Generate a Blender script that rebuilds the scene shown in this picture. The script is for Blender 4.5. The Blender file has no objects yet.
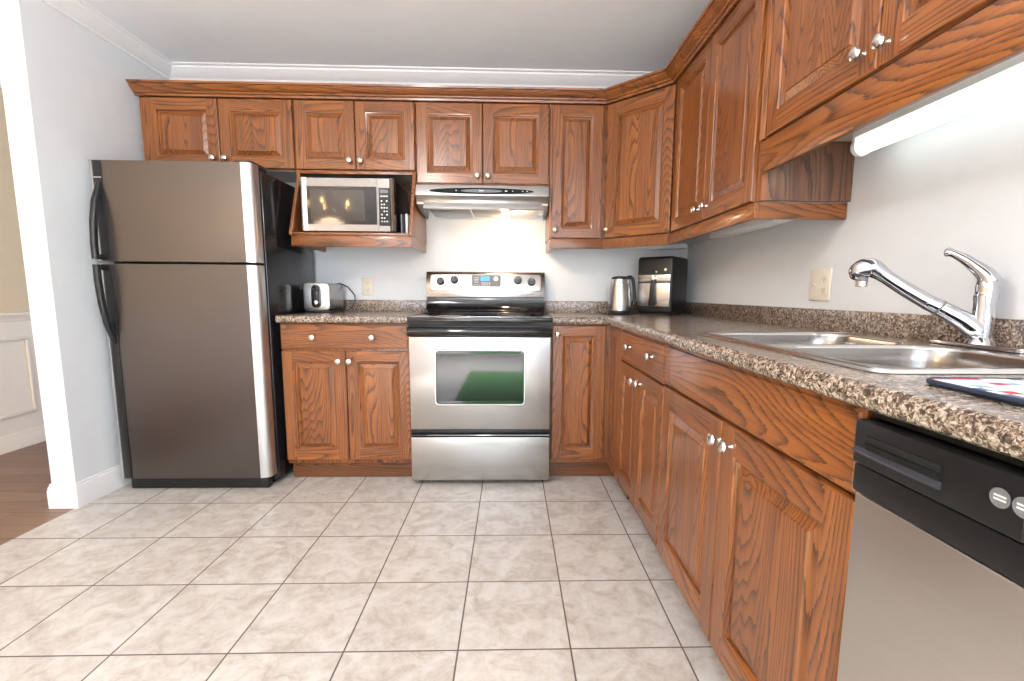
import bpy, bmesh, math, random
from mathutils import Vector, Matrix
PI = math.pi
sc = bpy.context.scene
C = sc.collection
random.seed(4)

# ------------------------------------------------------------------ camera
F_PX, PITCH, YAW, ROLL = 474.071, 0.1274386, 0.0282706, 0.0070813
CX, CY = 524.12, 353.59
cy_, sy_, cp_, sp_ = math.cos(YAW), math.sin(YAW), math.cos(PITCH), math.sin(PITCH)
fw = Vector((sy_*cp_, cy_*cp_, -sp_)); r0 = Vector((cy_, -sy_, 0)); u0 = r0.cross(fw)
rt = math.cos(ROLL)*r0 + math.sin(ROLL)*u0; up = -math.sin(ROLL)*r0 + math.cos(ROLL)*u0
cam = bpy.data.cameras.new('camera'); camo = bpy.data.objects.new('camera', cam); C.objects.link(camo)
camo.matrix_world = Matrix(((rt.x, up.x, -fw.x, 0.54308), (rt.y, up.y, -fw.y, -3.15361), (rt.z, up.z, -fw.z, 1.04912), (0, 0, 0, 1)))
cam.sensor_width = 36; cam.lens = F_PX/1024*36
cam.shift_x = -(CX-512)/1024; cam.shift_y = (CY-340.5)/1024
cam.clip_start = 0.02
sc.camera = camo
# ------------------------------------------------------------------ world, exposure
w = bpy.data.worlds.new('world'); sc.world = w; w.use_nodes = True
w.node_tree.nodes['Background'].inputs[0].default_value = (0.62, 0.78, 1.0, 1)
w.node_tree.nodes['Background'].inputs[1].default_value = 1.2
vs = sc.view_settings
vs.view_transform = 'Standard'; vs.look = 'None'; vs.gamma = 1; vs.use_curve_mapping = False; vs.exposure = 0.16

def area(name, loc, rot, sx, sy, power, col, spread=PI):
    l = bpy.data.lights.new(name, 'AREA'); l.shape = 'RECTANGLE'; l.size = sx; l.size_y = sy; l.energy = power; l.color = col; l.spread = spread
    o = bpy.data.objects.new(name, l); C.objects.link(o); o.location = loc; o.rotation_euler = rot
    return o
# fill light added at an invented window in the wall behind the viewpoint
area('added_daylight', (0.3, -6.2, 1.35), (PI/2, 0, 0), 2.4, 1.9, 80, (0.84, 0.92, 1.0))
# fill light added at an invented glass door, right wall, out of view
area('added_daylight', (1.64, -4.35, 1.05), (PI/2, 0, PI/2), 1.5, 1.95, 22, (0.92, 0.96, 1.0))

# unseen fill lamps added to bounce light off the pale tiles onto the ceiling
for q in ((-.7, -4.3), (.7, -4.3), (0, -5.1)): area('bounce_fill', (q[0], q[1], 2.385), (0, 0, 0), .22, .22, 72, (.97, .97, 1), math.radians(80))

# ------------------------------------------------------------------ dimensions (metres)
XL, XR = -1.555, 1.705      # kitchen side walls
H = 2.40
YB = -6.3                   # wall behind the viewpoint
CT = 0.922                  # counter top
# ------------------------------------------------------------------ node helpers
def newmat(name):
    m = bpy.data.materials.new(name); m.use_nodes = True
    nt = m.node_tree
    return m, nt, nt.nodes['Principled BSDF']
def N(nt, t, **kw):
    n = nt.nodes.new(t)
    for k, v in kw.items(): setattr(n, k, v)
    return n
def L(nt, a, b): nt.links.new(a, b)
def ramp(nt, fac, stops, interp='LINEAR'):
    r = N(nt, 'ShaderNodeValToRGB'); cr = r.color_ramp; cr.interpolation = interp
    while len(cr.elements) > 1: cr.elements.remove(cr.elements[-1])
    cr.elements[0].position = stops[0][0]; cr.elements[0].color = (*stops[0][1], 1)
    for p, c in stops[1:]:
        e = cr.elements.new(p); e.color = (*c, 1)
    L(nt, fac, r.inputs[0]); return r.outputs[0]
def mapping(nt, vec, scale=(1, 1, 1), loc=(0, 0, 0), rot=(0, 0, 0)):
    m = N(nt, 'ShaderNodeMapping'); m.inputs['Scale'].default_value = scale; m.inputs['Location'].default_value = loc; m.inputs['Rotation'].default_value = rot
    L(nt, vec, m.inputs[0]); return m.outputs[0]
def noise(nt, vec, scale, detail=3, rough=.5, dist=0.):
    n = N(nt, 'ShaderNodeTexNoise'); n.inputs['Scale'].default_value = scale; n.inputs['Detail'].default_value = detail
    n.inputs['Roughness'].default_value = rough; n.inputs['Distortion'].default_value = dist
    if vec is not None: L(nt, vec, n.inputs['Vector'])
    return n.outputs['Fac']
def mix(nt, fac, a, b, blend='MIX'):
    m = N(nt, 'ShaderNodeMix', data_type='RGBA', blend_type=blend)
    for i, v in ((0, fac), (6, a), (7, b)):
        if hasattr(v, 'links'): L(nt, v, m.inputs[i])
        elif i == 0: m.inputs[0].default_value = v
        else: m.inputs[i].default_value = (*v, 1)
    return m.outputs[2]
def math_(nt, op, a, b=None, c=None):
    m = N(nt, 'ShaderNodeMath', operation=op)
    for i, v in enumerate((a, b, c)):
        if v is None: continue
        if hasattr(v, 'links'): L(nt, v, m.inputs[i])
        else: m.inputs[i].default_value = v
    return m.outputs[0]
def bump(nt, h, strength, dist, bs):
    b = N(nt, 'ShaderNodeBump'); b.inputs['Strength'].default_value = strength; b.inputs['Distance'].default_value = dist
    L(nt, h, b.inputs['Height']); L(nt, b.outputs[0], bs.inputs['Normal'])

def plain(name, col, rough=.5, metal=0., coat=0., emit=None, es=0., trans=0., ior=1.45, spec=.5, mottled=0.):
    m, nt, b = newmat(name)
    b.inputs['Base Color'].default_value = (*col, 1); b.inputs['Roughness'].default_value = rough; b.inputs['Metallic'].default_value = metal
    b.inputs['Coat Weight'].default_value = coat; b.inputs['Coat Roughness'].default_value = .08
    b.inputs['Transmission Weight'].default_value = trans; b.inputs['IOR'].default_value = ior
    b.inputs['Specular IOR Level'].default_value = spec
    if emit: b.inputs['Emission Color'].default_value = (*emit, 1); b.inputs['Emission Strength'].default_value = es
    else:
        tc = N(nt, 'ShaderNodeTexCoord'); n = noise(nt, tc.outputs['Object'], 14, 3)
        v = max(mottled, .03)
        c = mix(nt, n, tuple(x*(1-v) for x in col), tuple(min(1, x*(1+v)) for x in col)); L(nt, c, b.inputs['Base Color'])
    return m

def oak(name, axis, tone=1.0, rough=.33, cols=((.35, .116, .026), (.160, .046, .011), (.030, .008, .003))):
    """stained, varnished red oak with cathedral grain running along 'axis' of the object"""
    m, nt, b = newmat(name)
    tc = N(nt, 'ShaderNodeTexCoord'); oi = N(nt, 'ShaderNodeObjectInfo')
    off = N(nt, 'ShaderNodeVectorMath', operation='MULTIPLY_ADD')
    L(nt, oi.outputs['Random'], off.inputs[0]); off.inputs[1].default_value = (0.37, 0.11, 0.83); L(nt, tc.outputs['Object'], off.inputs[2])
    p = off.outputs[0]
    # bring the grain direction onto Z
    if axis == 'x': p = mapping(nt, p, rot=(0, PI/2, 0))
    if axis == 'y': p = mapping(nt, p, rot=(PI/2, 0, 0))
    q = mapping(nt, p, scale=(1, 1, .105))
    wob = N(nt, 'ShaderNodeTexNoise'); wob.inputs['Scale'].default_value = 9; wob.inputs['Detail'].default_value = 2
    L(nt, q, wob.inputs['Vector'])
    wv = N(nt, 'ShaderNodeVectorMath', operation='MULTIPLY_ADD'); L(nt, wob.outputs['Color'], wv.inputs[0]); wv.inputs[1].default_value = (.05, .05, .05); L(nt, q, wv.inputs[2])
    n1 = noise(nt, wv.outputs[0], 5.0, 1.0, .4)
    fib = noise(nt, mapping(nt, p, scale=(380, 380, 8)), 1, 2, .6)
    fib2 = noise(nt, mapping(nt, p, scale=(90, 90, 3)), 1, 3, .6)
    broad = noise(nt, mapping(nt, p, scale=(11, 11, 1.0)), 1, 2, .5)
    rings = math_(nt, 'FRACT', math_(nt, 'ADD', math_(nt, 'MULTIPLY', n1, 46.0), math_(nt, 'MULTIPLY', fib, .45)))
    line = math_(nt, 'POWER', rings, 3.3)
    pores = math_(nt, 'MULTIPLY', line, math_(nt, 'ADD', .30, math_(nt, 'MULTIPLY', fib, 1.6)))
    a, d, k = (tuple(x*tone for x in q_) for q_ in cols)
    c = ramp(nt, math_(nt, 'ADD', math_(nt, 'MULTIPLY', fib2, .55), math_(nt, 'MULTIPLY', broad, .5)), [(.34, d), (.66, a)])
    c = mix(nt, math_(nt, 'MULTIPLY', math_(nt, 'MINIMUM', pores, 1.0), .88), c, k)
    L(nt, c, b.inputs['Base Color'])
    b.inputs['Roughness'].default_value = rough; b.inputs['Coat Weight'].default_value = .35; b.inputs['Coat Roughness'].default_value = .14
    bump(nt, math_(nt, 'SUBTRACT', 1.0, pores), .10, .001, b)
    return m

def granite(name):
    m, nt, b = newmat(name)
    tc = N(nt, 'ShaderNodeTexCoord'); o = tc.outputs['Object']
    v = N(nt, 'ShaderNodeTexVoronoi'); v.inputs['Scale'].default_value = 185
    wp = N(nt, 'ShaderNodeTexNoise'); wp.inputs['Scale'].default_value = 80; wp.inputs['Detail'].default_value = 2; L(nt, o, wp.inputs['Vector'])
    wv = N(nt, 'ShaderNodeVectorMath', operation='MULTIPLY_ADD'); L(nt, wp.outputs['Color'], wv.inputs[0]); wv.inputs[1].default_value = (.012, .012, .012); L(nt, o, wv.inputs[2])
    L(nt, wv.outputs[0], v.inputs['Vector'])
    sep = N(nt, 'ShaderNodeSeparateColor'); L(nt, v.outputs['Color'], sep.inputs[0])
    v2 = N(nt, 'ShaderNodeTexVoronoi'); v2.inputs['Scale'].default_value = 390; L(nt, wv.outputs[0], v2.inputs['Vector'])
    sep2 = N(nt, 'ShaderNodeSeparateColor'); L(nt, v2.outputs['Color'], sep2.inputs[0])
    n2 = noise(nt, o, 55, 5, .75)
    f = math_(nt, 'ADD', math_(nt, 'ADD', math_(nt, 'MULTIPLY', sep.outputs[0], .26), math_(nt, 'MULTIPLY', sep2.outputs[1], .26)), math_(nt, 'MULTIPLY', n2, .56))
    c = ramp(nt, f, [(.34, (.010, .008, .008)), (.44, (.055, .033, .025)), (.52, (.17, .112, .080)), (.61, (.34, .26, .20)), (.74, (.62, .55, .47))])
    n3 = noise(nt, o, 9, 2)
    c = mix(nt, math_(nt, 'MULTIPLY', n3, .35), c, (.20, .15, .12))
    L(nt, c, b.inputs['Base Color']); b.inputs['Roughness'].default_value = .27; b.inputs['Coat Weight'].default_value = .25; b.inputs['Coat Roughness'].default_value = .2
    return m

def steel(name, col=(.62, .60, .58), rough=.27, aniso=.6, brush=(3, 3, 500), metal=1.0, arot=0.):
    m, nt, b = newmat(name)
    tc = N(nt, 'ShaderNodeTexCoord')
    n = noise(nt, mapping(nt, tc.outputs['Object'], scale=brush), 1, 2, .6)
    c = mix(nt, n, tuple(x*.93 for x in col), tuple(min(1, x*1.05) for x in col)); L(nt, c, b.inputs['Base Color'])
    b.inputs['Metallic'].default_value = metal; b.inputs['Roughness'].default_value = rough
    b.inputs['Anisotropic'].default_value = aniso; b.inputs['Anisotropic Rotation'].default_value = arot
    t = N(nt, 'ShaderNodeTangent', direction_type='RADIAL', axis='Z'); L(nt, t.outputs[0], b.inputs['Tangent'])
    return m

def tile_mat():
    m, nt, b = newmat('floor_tile')
    tc = N(nt, 'ShaderNodeTexCoord'); o = tc.outputs['Object']
    sx = N(nt, 'ShaderNodeSeparateXYZ'); L(nt, o, sx.inputs[0])
    S = .3345
    ux = math_(nt, 'DIVIDE', math_(nt, 'SUBTRACT', sx.outputs[0], .7242), S); uy = math_(nt, 'DIVIDE', math_(nt, 'SUBTRACT', sx.outputs[1], -.8675), S)
    def edge(u):
        f = math_(nt, 'FRACT', math_(nt, 'ADD', u, 50.0)); return math_(nt, 'MINIMUM', f, math_(nt, 'SUBTRACT', 1.0, f))
    e = math_(nt, 'MULTIPLY', math_(nt, 'MINIMUM', edge(ux), edge(uy)), S)
    mask = ramp(nt, math_(nt, 'MULTIPLY', e, 100.0), [(.20, (0, 0, 0)), (.30, (1, 1, 1))])   # ~5 mm grout
    ids = N(nt, 'ShaderNodeCombineXYZ'); L(nt, math_(nt, 'FLOOR', ux), ids.inputs[0]); L(nt, math_(nt, 'FLOOR', uy), ids.inputs[1])
    wn = N(nt, 'ShaderNodeTexWhiteNoise'); L(nt, ids.outputs[0], wn.inputs['Vector'])
    av = N(nt, 'ShaderNodeVectorMath', operation='MULTIPLY_ADD'); L(nt, wn.outputs['Color'], av.inputs[0]); av.inputs[1].default_value = (5, 5, 5); L(nt, o, av.inputs[2])
    n1 = noise(nt, av.outputs[0], 11, 7, .68, .8); n2 = noise(nt, av.outputs[0], 42, 5, .7)
    f = math_(nt, 'ADD', math_(nt, 'MULTIPLY', n1, .75), math_(nt, 'MULTIPLY', n2, .25))
    c = ramp(nt, f, [(.38, (.43, .38, .335)), (.47, (.535, .495, .455)), (.58, (.63, .605, .575))])
    c = mix(nt, math_(nt, 'MULTIPLY', wn.outputs['Value'], .10), c, (.50, .47, .44))
    c = mix(nt, mask, (.13, .10, .085), c)
    L(nt, c, b.inputs['Base Color'])
    r = mix(nt, mask, (.8, .8, .8), (.30, .30, .30)); L(nt, r, b.inputs['Roughness'])
    bump(nt, math_(nt, 'ADD', mask, math_(nt, 'MULTIPLY', n2, .12)), .35, .002, b)
    return m

def planks():
    m, nt, b = newmat('wood_floor')
    tc = N(nt, 'ShaderNodeTexCoord'); o = tc.outputs['Object']
    bt = N(nt, 'ShaderNodeTexBrick'); bt.inputs['Scale'].default_value = 1; bt.inputs['Brick Width'].default_value = .9; bt.inputs['Row Height'].default_value = .12
    bt.inputs['Mortar Size'].default_value = .0015; bt.inputs['Color1'].default_value = (.28, .165, .11, 1); bt.inputs['Color2'].default_value = (.20, .11, .072, 1); bt.inputs['Mortar'].default_value = (.03, .015, .01, 1)
    L(nt, mapping(nt, o, rot=(0, 0, .0)), bt.inputs['Vector'])
    n = noise(nt, mapping(nt, o, scale=(4, 60, 1)), 1, 4)
    c = mix(nt, .5, bt.outputs['Color'], ramp(nt, n, [(.3, (.55, .55, .55)), (.7, (1.3, 1.3, 1.3))]), 'MULTIPLY')
    L(nt, c, b.inputs['Base Color']); b.inputs['Roughness'].default_value = .38
    return m

def quilt():
    m, nt, b = newmat('quilted_fabric')
    tc = N(nt, 'ShaderNodeTexCoord'); o = tc.outputs['Object']
    sn = N(nt, 'ShaderNodeVectorMath', operation='SNAP'); L(nt, o, sn.inputs[0]); sn.inputs[1].default_value = (.020, .020, 1)
    wn = N(nt, 'ShaderNodeTexWhiteNoise'); L(nt, sn.outputs[0], wn.inputs['Vector'])
    c = ramp(nt, wn.outputs['Value'], [(0, (.80, .82, .84)), (.28, (.30, .42, .52)), (.42, (.85, .84, .82)), (.58, (.50, .06, .10)), (.68, (.80, .78, .76)), (.86, (.10, .14, .22))], 'CONSTANT')
    L(nt, c, b.inputs['Base Color']); b.inputs['Roughness'].default_value = .9
    bump(nt, noise(nt, o, 300, 2), .3, .002, b)
    return m

M = {}
M['oakV'] = oak('oak_vertical_grain', 'z'); M['oakH'] = oak('oak_horizontal_grain', 'x'); M['oakD'] = oak('oak_depth_grain', 'y')
M['oakside'] = oak('oak_side_laminate', 'z', 1, .45, ((.24, .105, .052), (.115, .050, .027), (.05, .022, .013)))
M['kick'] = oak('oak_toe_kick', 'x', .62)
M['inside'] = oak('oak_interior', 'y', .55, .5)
M['maple'] = plain('pale_cabinet_underside', (.46, .44, .41), .45)
M['counter'] = granite('speckled_laminate')
M['tile'] = tile_mat(); M['planks'] = planks()
M['wall'] = plain('kitchen_wall_paint', (.76, .785, .81), .6); M['ceil'] = plain('ceiling_paint', (.88, .90, .95), .8)
M['dwall'] = plain('dining_wall_paint', (.70, .54, .36), .6); M['wains'] = plain('wainscot_paint', (.84, .72, .60), .5)
M['trim'] = plain('white_trim_paint', (.86, .86, .87), .35)
M['steel'] = steel('brushed_steel', (.46, .45, .44), .25); M['mwsteel'] = steel('microwave_steel', (.24, .228, .222), .22, .3); M['hoodsteel'] = steel('hood_steel', (.66, .65, .64), .3, .5)
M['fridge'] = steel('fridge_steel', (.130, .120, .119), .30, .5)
M['fridgeedge'] = steel('fridge_edge_highlight', (.58, .565, .56), .36, .3)  # highlight along the rounded door edges, put into a lighter steel
M['dwsteel'] = steel('dishwasher_steel', (.60, .57, .54), .34, .5)
M['sink'] = steel('sink_steel_shaded', (.30, .285, .275), .24, .2, brush=(200, 4, 4))  # shade inside the bowls is put into this darker steel
M['sinkrim'] = steel('sink_rim_steel_lit', (.78, .77, .76), .2, .1, brush=(200, 4, 4)); M['chrome'] = plain('chrome', (.60, .61, .66), .05, 1.0); M['nickel'] = plain('satin_nickel', (.74, .71, .68), .22, 1.0)  # bright glint of the sink rim is put into its lighter steel
M['black'] = plain('black_plastic', (.012, .012, .013), .35); M['blackgloss'] = plain('black_gloss', (.008, .008, .010), .06, coat=.5)
M['blackmid'] = plain('fridge_side_black', (.014, .014, .016), .16); M['dark'] = plain('dark_gap', (.006, .006, .006), .7)
M['dwblack'] = plain('dishwasher_black', (.010, .010, .011), .33, spec=.3); M['grey'] = plain('grey_plastic', (.16, .16, .17), .4)
M['glass'] = plain('oven_glass', (.012, .014, .014), .04, coat=.6); M['mwglass'] = plain('microwave_window', (.05, .042, .036), .03, coat=.6)
M['almond'] = plain('almond_plastic', (.78, .73, .62), .35); M['slot'] = plain('outlet_slot', (.05, .04, .035), .6)
M['white'] = plain('white_plastic', (.82, .83, .83), .35); M['print'] = plain('pale_print', (.62, .62, .62), .5)
M['lcd'] = plain('blue_display', (.02, .1, .5), .2, emit=(.07, .30, .95), es=1.6)
M['tube'] = plain('fluorescent_tube', (1, 1, 1), .4, emit=(.93, 1.0, .95), es=2.2)
M['bulb'] = plain('hood_bulb', (1, 1, 1), .4, emit=(1, .70, .40), es=40)
M['warm'] = plain('candle_bulb', (1, 1, 1), .4, emit=(1, .60, .22), es=45)
M['dome'] = plain('added_lamp_dome', (1, 1, 1), .4, emit=(1, .95, .88), es=12)
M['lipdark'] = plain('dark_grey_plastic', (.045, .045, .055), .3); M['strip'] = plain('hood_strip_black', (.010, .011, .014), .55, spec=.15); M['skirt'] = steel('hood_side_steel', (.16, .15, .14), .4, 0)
M['filter'] = steel('grease_filter', (.09, .075, .06), .38, 0, brush=(260, 260, 260))
M['quilt'] = quilt(); M['navy'] = plain('navy_binding', (.018, .028, .055), .8)
M['brass'] = plain('aged_brass', (.45, .30, .14), .3, 1.0); M['paper'] = plain('white_card', (.75, .75, .72), .6)
M['green'] = plain('reflection_green', (.06, .20, .06), .9, mottled=.25)
M['glasspane'] = plain('window_glass', (1, 1, 1), .0, trans=1.0, ior=1.02)

# ------------------------------------------------------------------ mesh helpers
class MB:
    def __init__(s): s.bm = bmesh.new(); s.mats = []
    def mi(s, m):
        if m not in s.mats: s.mats.append(m)
        return s.mats.index(m)
    def merge(s, t, mat, bevel=0, seg=2, ang=.5, M4=None):
        bmesh.ops.recalc_face_normals(t, faces=t.faces)
        if bevel:
            es = [e for e in t.edges if len(e.link_faces) == 2 and e.calc_face_angle(0) > ang]
            bmesh.ops.bevel(t, geom=es, offset=bevel, segments=seg, profile=.5, affect='EDGES', clamp_overlap=True)
        if M4 is not None: bmesh.ops.transform(t, matrix=M4, verts=t.verts)
        k = s.mi(mat)
        for f in t.faces: f.material_index = k
        me = bpy.data.meshes.new('tmp'); t.to_mesh(me); t.free(); s.bm.from_mesh(me); bpy.data.meshes.remove(me)
    def box(s, x0, x1, y0, y1, z0, z1, mat, bevel=0, seg=2, M4=None):
        t = bmesh.new(); bmesh.ops.create_cube(t, size=1)
        for v in t.verts: v.co = ((x0+x1)/2+v.co.x*(x1-x0), (y0+y1)/2+v.co.y*(y1-y0), (z0+z1)/2+v.co.z*(z1-z0))
        s.merge(t, mat, bevel, seg, M4=M4)
    def prism(s, poly, axis, a, b, mat, bevel=0, seg=2, M4=None):
        """extrude 2-D polygon along an axis; poly is in (y,z) for x, (x,z) for y, (x,y) for z"""
        f = {'x': lambda p, t: (t, p[0], p[1]), 'y': lambda p, t: (p[0], t, p[1]), 'z': lambda p, t: (p[0], p[1], t)}[axis]
        t = bmesh.new(); A = [t.verts.new(f(p, a)) for p in poly]; B = [t.verts.new(f(p, b)) for p in poly]
        t.faces.new(A); t.faces.new(B[::-1]); n = len(poly)
        for i in range(n): t.faces.new((A[i], A[(i+1) % n], B[(i+1) % n], B[i]))
        s.merge(t, mat, bevel, seg, M4=M4)
    def lathe(s, prof, mat, M4=None, n=24, flat=(1, 1)):
        """profile [(r,z)] about Z"""
        t = bmesh.new(); rings = []
        for r, z in prof:
            if r < 1e-6: rings.append([t.verts.new((0, 0, z))])
            else: rings.append([t.verts.new((r*math.cos(2*PI*i/n)*flat[0], r*math.sin(2*PI*i/n)*flat[1], z)) for i in range(n)])
        for a, b in zip(rings, rings[1:]):
            for i in range(n):
                j = (i+1) % n
                if len(a) == 1 and len(b) == 1: continue
                if len(a) == 1: t.faces.new((a[0], b[i], b[j]))
                elif len(b) == 1: t.faces.new((a[i], a[j], b[0]))
                else: t.faces.new((a[i], a[j], b[j], b[i]))
        for R_ in (rings[0], rings[-1]):
            if len(R_) > 1: t.faces.new(R_)
        s.merge(t, mat, M4=M4)
    def tube(s, pts, rad, mat, n=14, flat=1.0, side=None, closed=False):
        """tube along points; rad a number or list; flat squashes along the 'side' normal"""
        t = bmesh.new(); P = [Vector(p) for p in pts]; R_ = rad if hasattr(rad, '__len__') else [rad]*len(P)
        rings = []; up_ = Vector(side) if side else Vector((0, 0, 1)); m = len(P)
        for i, p in enumerate(P):
            d = (P[(i+1) % m]-P[i-1]) if closed else (P[min(i+1, m-1)]-P[max(i-1, 0)])
            d.normalize()
            a = up_-d*up_.dot(d)
            if a.length < 1e-3: a = Vector((1, 0, 0))-d*d.x
            a.normalize(); b = d.cross(a)
            if not side: up_ = a
            rings.append([t.verts.new(p+a*math.cos(2*PI*k/n)*R_[i]*flat+b*math.sin(2*PI*k/n)*R_[i]) for k in range(n)])
        for i in range(m if closed else m-1):
            a, b = rings[i], rings[(i+1) % m]
            for k in range(n): t.faces.new((a[k], a[(k+1) % n], b[(k+1) % n], b[k]))
        if not closed: t.faces.new(rings[0]); t.faces.new(rings[-1][::-1])
        s.merge(t, mat)
    def stube(s, pts, rad, mat, n=18, k=5):
        P = [Vector(p) for p in pts]; m = len(P); Q, R2 = [], []
        for i in range(m-1):
            a, b_, c, d = P[max(i-1, 0)], P[i], P[i+1], P[min(i+2, m-1)]; ra, rb, rc_, rd = rad[max(i-1, 0)], rad[i], rad[i+1], rad[min(i+2, m-1)]
            for j in range(k):
                t = j/k; f = lambda w, x, y, z: .5*(2*x+(y-w)*t+(2*w-5*x+4*y-z)*t*t+(3*x-w-3*y+z)*t**3)
                Q.append(f(a, b_, c, d)); R2.append(f(ra, rb, rc_, rd))
        Q.append(P[-1]); R2.append(rad[-1])
        e = (Q[-1]-Q[-2]).normalized()                       # rounded end
        r = R2[-1]
        for a_ in (.4, .8, 1.15, 1.45): Q.append(P[-1]+e*r*math.sin(a_)*.6); R2.append(max(r*math.cos(a_), .0008))
        s.tube(Q, R2, mat, n=n)
    def sweep(s, path, prof, mat, cap=True):
        """closed profile [(outward,z)] swept along an XY path, outward = right of travel, mitred"""
        P = [Vector((p[0], p[1])) for p in path]; t = bmesh.new(); rings = []
        for i in range(len(P)):
            ns = []
            if i > 0: d = (P[i]-P[i-1]).normalized(); ns.append(Vector((d.y, -d.x)))
            if i < len(P)-1: d = (P[i+1]-P[i]).normalized(); ns.append(Vector((d.y, -d.x)))
            nn = ns[0] if len(ns) == 1 else (ns[0]+ns[1])/(1+ns[0].dot(ns[1]))
            rings.append([t.verts.new((P[i].x+nn.x*o, P[i].y+nn.y*o, z)) for o, z in prof])
        k = len(prof)
        for a, b in zip(rings, rings[1:]):
            for i in range(k): t.faces.new((a[i], a[(i+1) % k], b[(i+1) % k], b[i]))
        if cap: t.faces.new(rings[0]); t.faces.new(rings[-1])
        s.merge(t, mat)
    def quadstrip(s, loops, mats, M4=None, capmat=None):
        """loops of equal point count joined in order; mats one per gap"""
        t = bmesh.new(); R_ = [[t.verts.new(p) for p in lp] for lp in loops]; n = len(loops[0]); fm = []
        for g, (a, b) in enumerate(zip(R_, R_[1:])):
            for i in range(n):
                f = t.faces.new((a[i], a[(i+1) % n], b[(i+1) % n], b[i]))
                mm = mats[g]; fm.append((f, mm[i % len(mm)] if isinstance(mm, (list, tuple)) else mm))
        if capmat: fm.append((t.faces.new(R_[-1]), capmat)); fm.append((t.faces.new(R_[0]), capmat))
        idx = {id(f): s.mi(mm) for f, mm in fm}
        for f, mm in fm: f.material_index = s.mi(mm)
        bmesh.ops.recalc_face_normals(t, faces=t.faces)
        if M4 is not None: bmesh.ops.transform(t, matrix=M4, verts=t.verts)
        me = bpy.data.meshes.new('tmp'); t.to_mesh(me); t.free(); s.bm.from_mesh(me); bpy.data.meshes.remove(me)
    def build(s, name, parent=None, loc=None, rot=None, smooth=True):
        me = bpy.data.meshes.new(name); s.bm.to_mesh(me); s.bm.free()
        for m in s.mats: me.materials.append(m)
        if smooth:
            for p in me.polygons: p.use_smooth = True
            me.set_sharp_from_angle(angle=math.radians(32))
        o = bpy.data.objects.new(name, me); C.objects.link(o)
        if parent: o.parent = parent
        if loc: o.location = loc
        if rot: o.rotation_euler = rot
        return o
def tag(o, label, cat, group=None):
    o['label'] = label; o['category'] = cat
    if group: o['group'] = group
    return o
def thing(name, label, cat, loc=(0, 0, 0), rz=0, group=None):
    o = bpy.data.objects.new(name, None); C.objects.link(o); o.empty_display_size = .05
    o.location = loc; o.rotation_euler = (0, 0, rz); return tag(o, label, cat, group)
def struct(o): o['kind'] = 'structure'; return o
def onebox(name, *a, parent=None, bevel=0, **k):
    b = MB(); b.box(*a, bevel=bevel); return b.build(name, parent, **k)
def rrect(x0, x1, y0, y1, r, n=6):
    pts = []
    for cx, cy, a0 in ((x1-r, y1-r, 0), (x0+r, y1-r, PI/2), (x0+r, y0+r, PI), (x1-r, y0+r, 1.5*PI)):
        for i in range(n+1): a = a0+PI/2*i/n; pts.append((cx+r*math.cos(a), cy+r*math.sin(a)))
    return pts
T = Matrix.Translation
def Rm(a, ax): return Matrix.Rotation(a, 4, ax)

# ------------------------------------------------------------------ the room
struct(onebox('floor', XL-.005, XR+.1, YB, .1, -.05, 0, M['tile']))
struct(onebox('floor_dining', -2.9, XL-.005, YB, 1.4, -.05, 0, M['planks']))
struct(onebox('ceiling', -2.9, XR+.1, YB, 1.4, H, H+.06, M['ceil']))
struct(onebox('wall_back', XL-.0, XR+.1, 0, .1, 0, H, M['wall']))
struct(onebox('wall_right', XR, XR+.1, YB, 0, 0, H, M['wall']))
struct(onebox('wall_left', -1.668, XL, -.905, .1, 0, H, M['wall']))
struct(onebox('wall_dining', -2.82, -2.72, YB, 1.4, 0, H, M['dwall']))
struct(onebox('wall_dining_back', -2.72, -1.668, 1.3, 1.4, 0, H, M['dwall']))
# wall behind the viewpoint, with an invented window added to light the room
b = MB()
for q in ((-2.72, -.95, 0, H), (1.55, XR, 0, H), (-.95, 1.55, 0, .35), (-.95, 1.55, 2.1, H)): b.box(q[0], q[1], YB, YB+.08, q[2], q[3], M['ceil'])
struct(b.build('wall_rear'))
b = MB()
for x in (-.95, .27, 1.49): b.box(x, x+.06, YB-.02, YB+.10, .35, 2.1, M['trim'])
for z in (.35, 2.04): b.box(-.89, 1.49, YB-.02, YB+.10, z, z+.06, M['trim'])
wf = struct(b.build('added_window'))

b = MB()  # frame of an invented glass door, added for the fill light beside it
for y in (-5.20, -4.38, -3.56): b.box(XR-.04, XR, y, y+.06, 0.001, 2.1, M['trim'])
for z in (0.001, 2.04): b.box(XR-.04, XR, -5.14, -3.56, z, z+.06, M['trim'])
struct(b.build('added_door'))

base_prof = [(0, 0), (.014, 0), (.014, .088), (.011, .094), (.011, .104), (.006, .112), (.006, .120), (0, .123)]
b = MB(); b.sweep([(-1.668, 0), (-1.668, -.905), (XL, -.905), (XL, -.01)], base_prof, M['trim'])
struct(b.build("baseboard_left"))
crown_prof = [(0, 2.325), (.008, 2.325), (.010, 2.336), (.020, 2.342), (.034, 2.352), (.052, 2.372), (.060, 2.378), (.062, 2.388), (.078, 2.392), (.080, H-.001), (0, H-.001)]
b = MB(); b.sweep([(-1.668, 1.29), (-1.668, -.905), (XL, -.905), (XL, -.0), (XR, -.0), (XR, YB+.08)], crown_prof, M['trim'])
struct(b.build('trim_1'))
b = MB(); b.sweep([(-2.72, YB+.08), (-2.72, 1.3), (-1.668, 1.3)], crown_prof, M['trim']); struct(b.build('trim_2'))
b = MB(); b.sweep([(-2.72, YB+.08), (-2.72, 1.3), (-1.668, 1.3)], base_prof, M['wains']); struct(b.build('baseboard_dining'))
rail_prof = [(0, .838), (.010, .842), (.014, .860), (.022, .872), (.028, .884), (.026, .896), (0, .899)]
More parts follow.
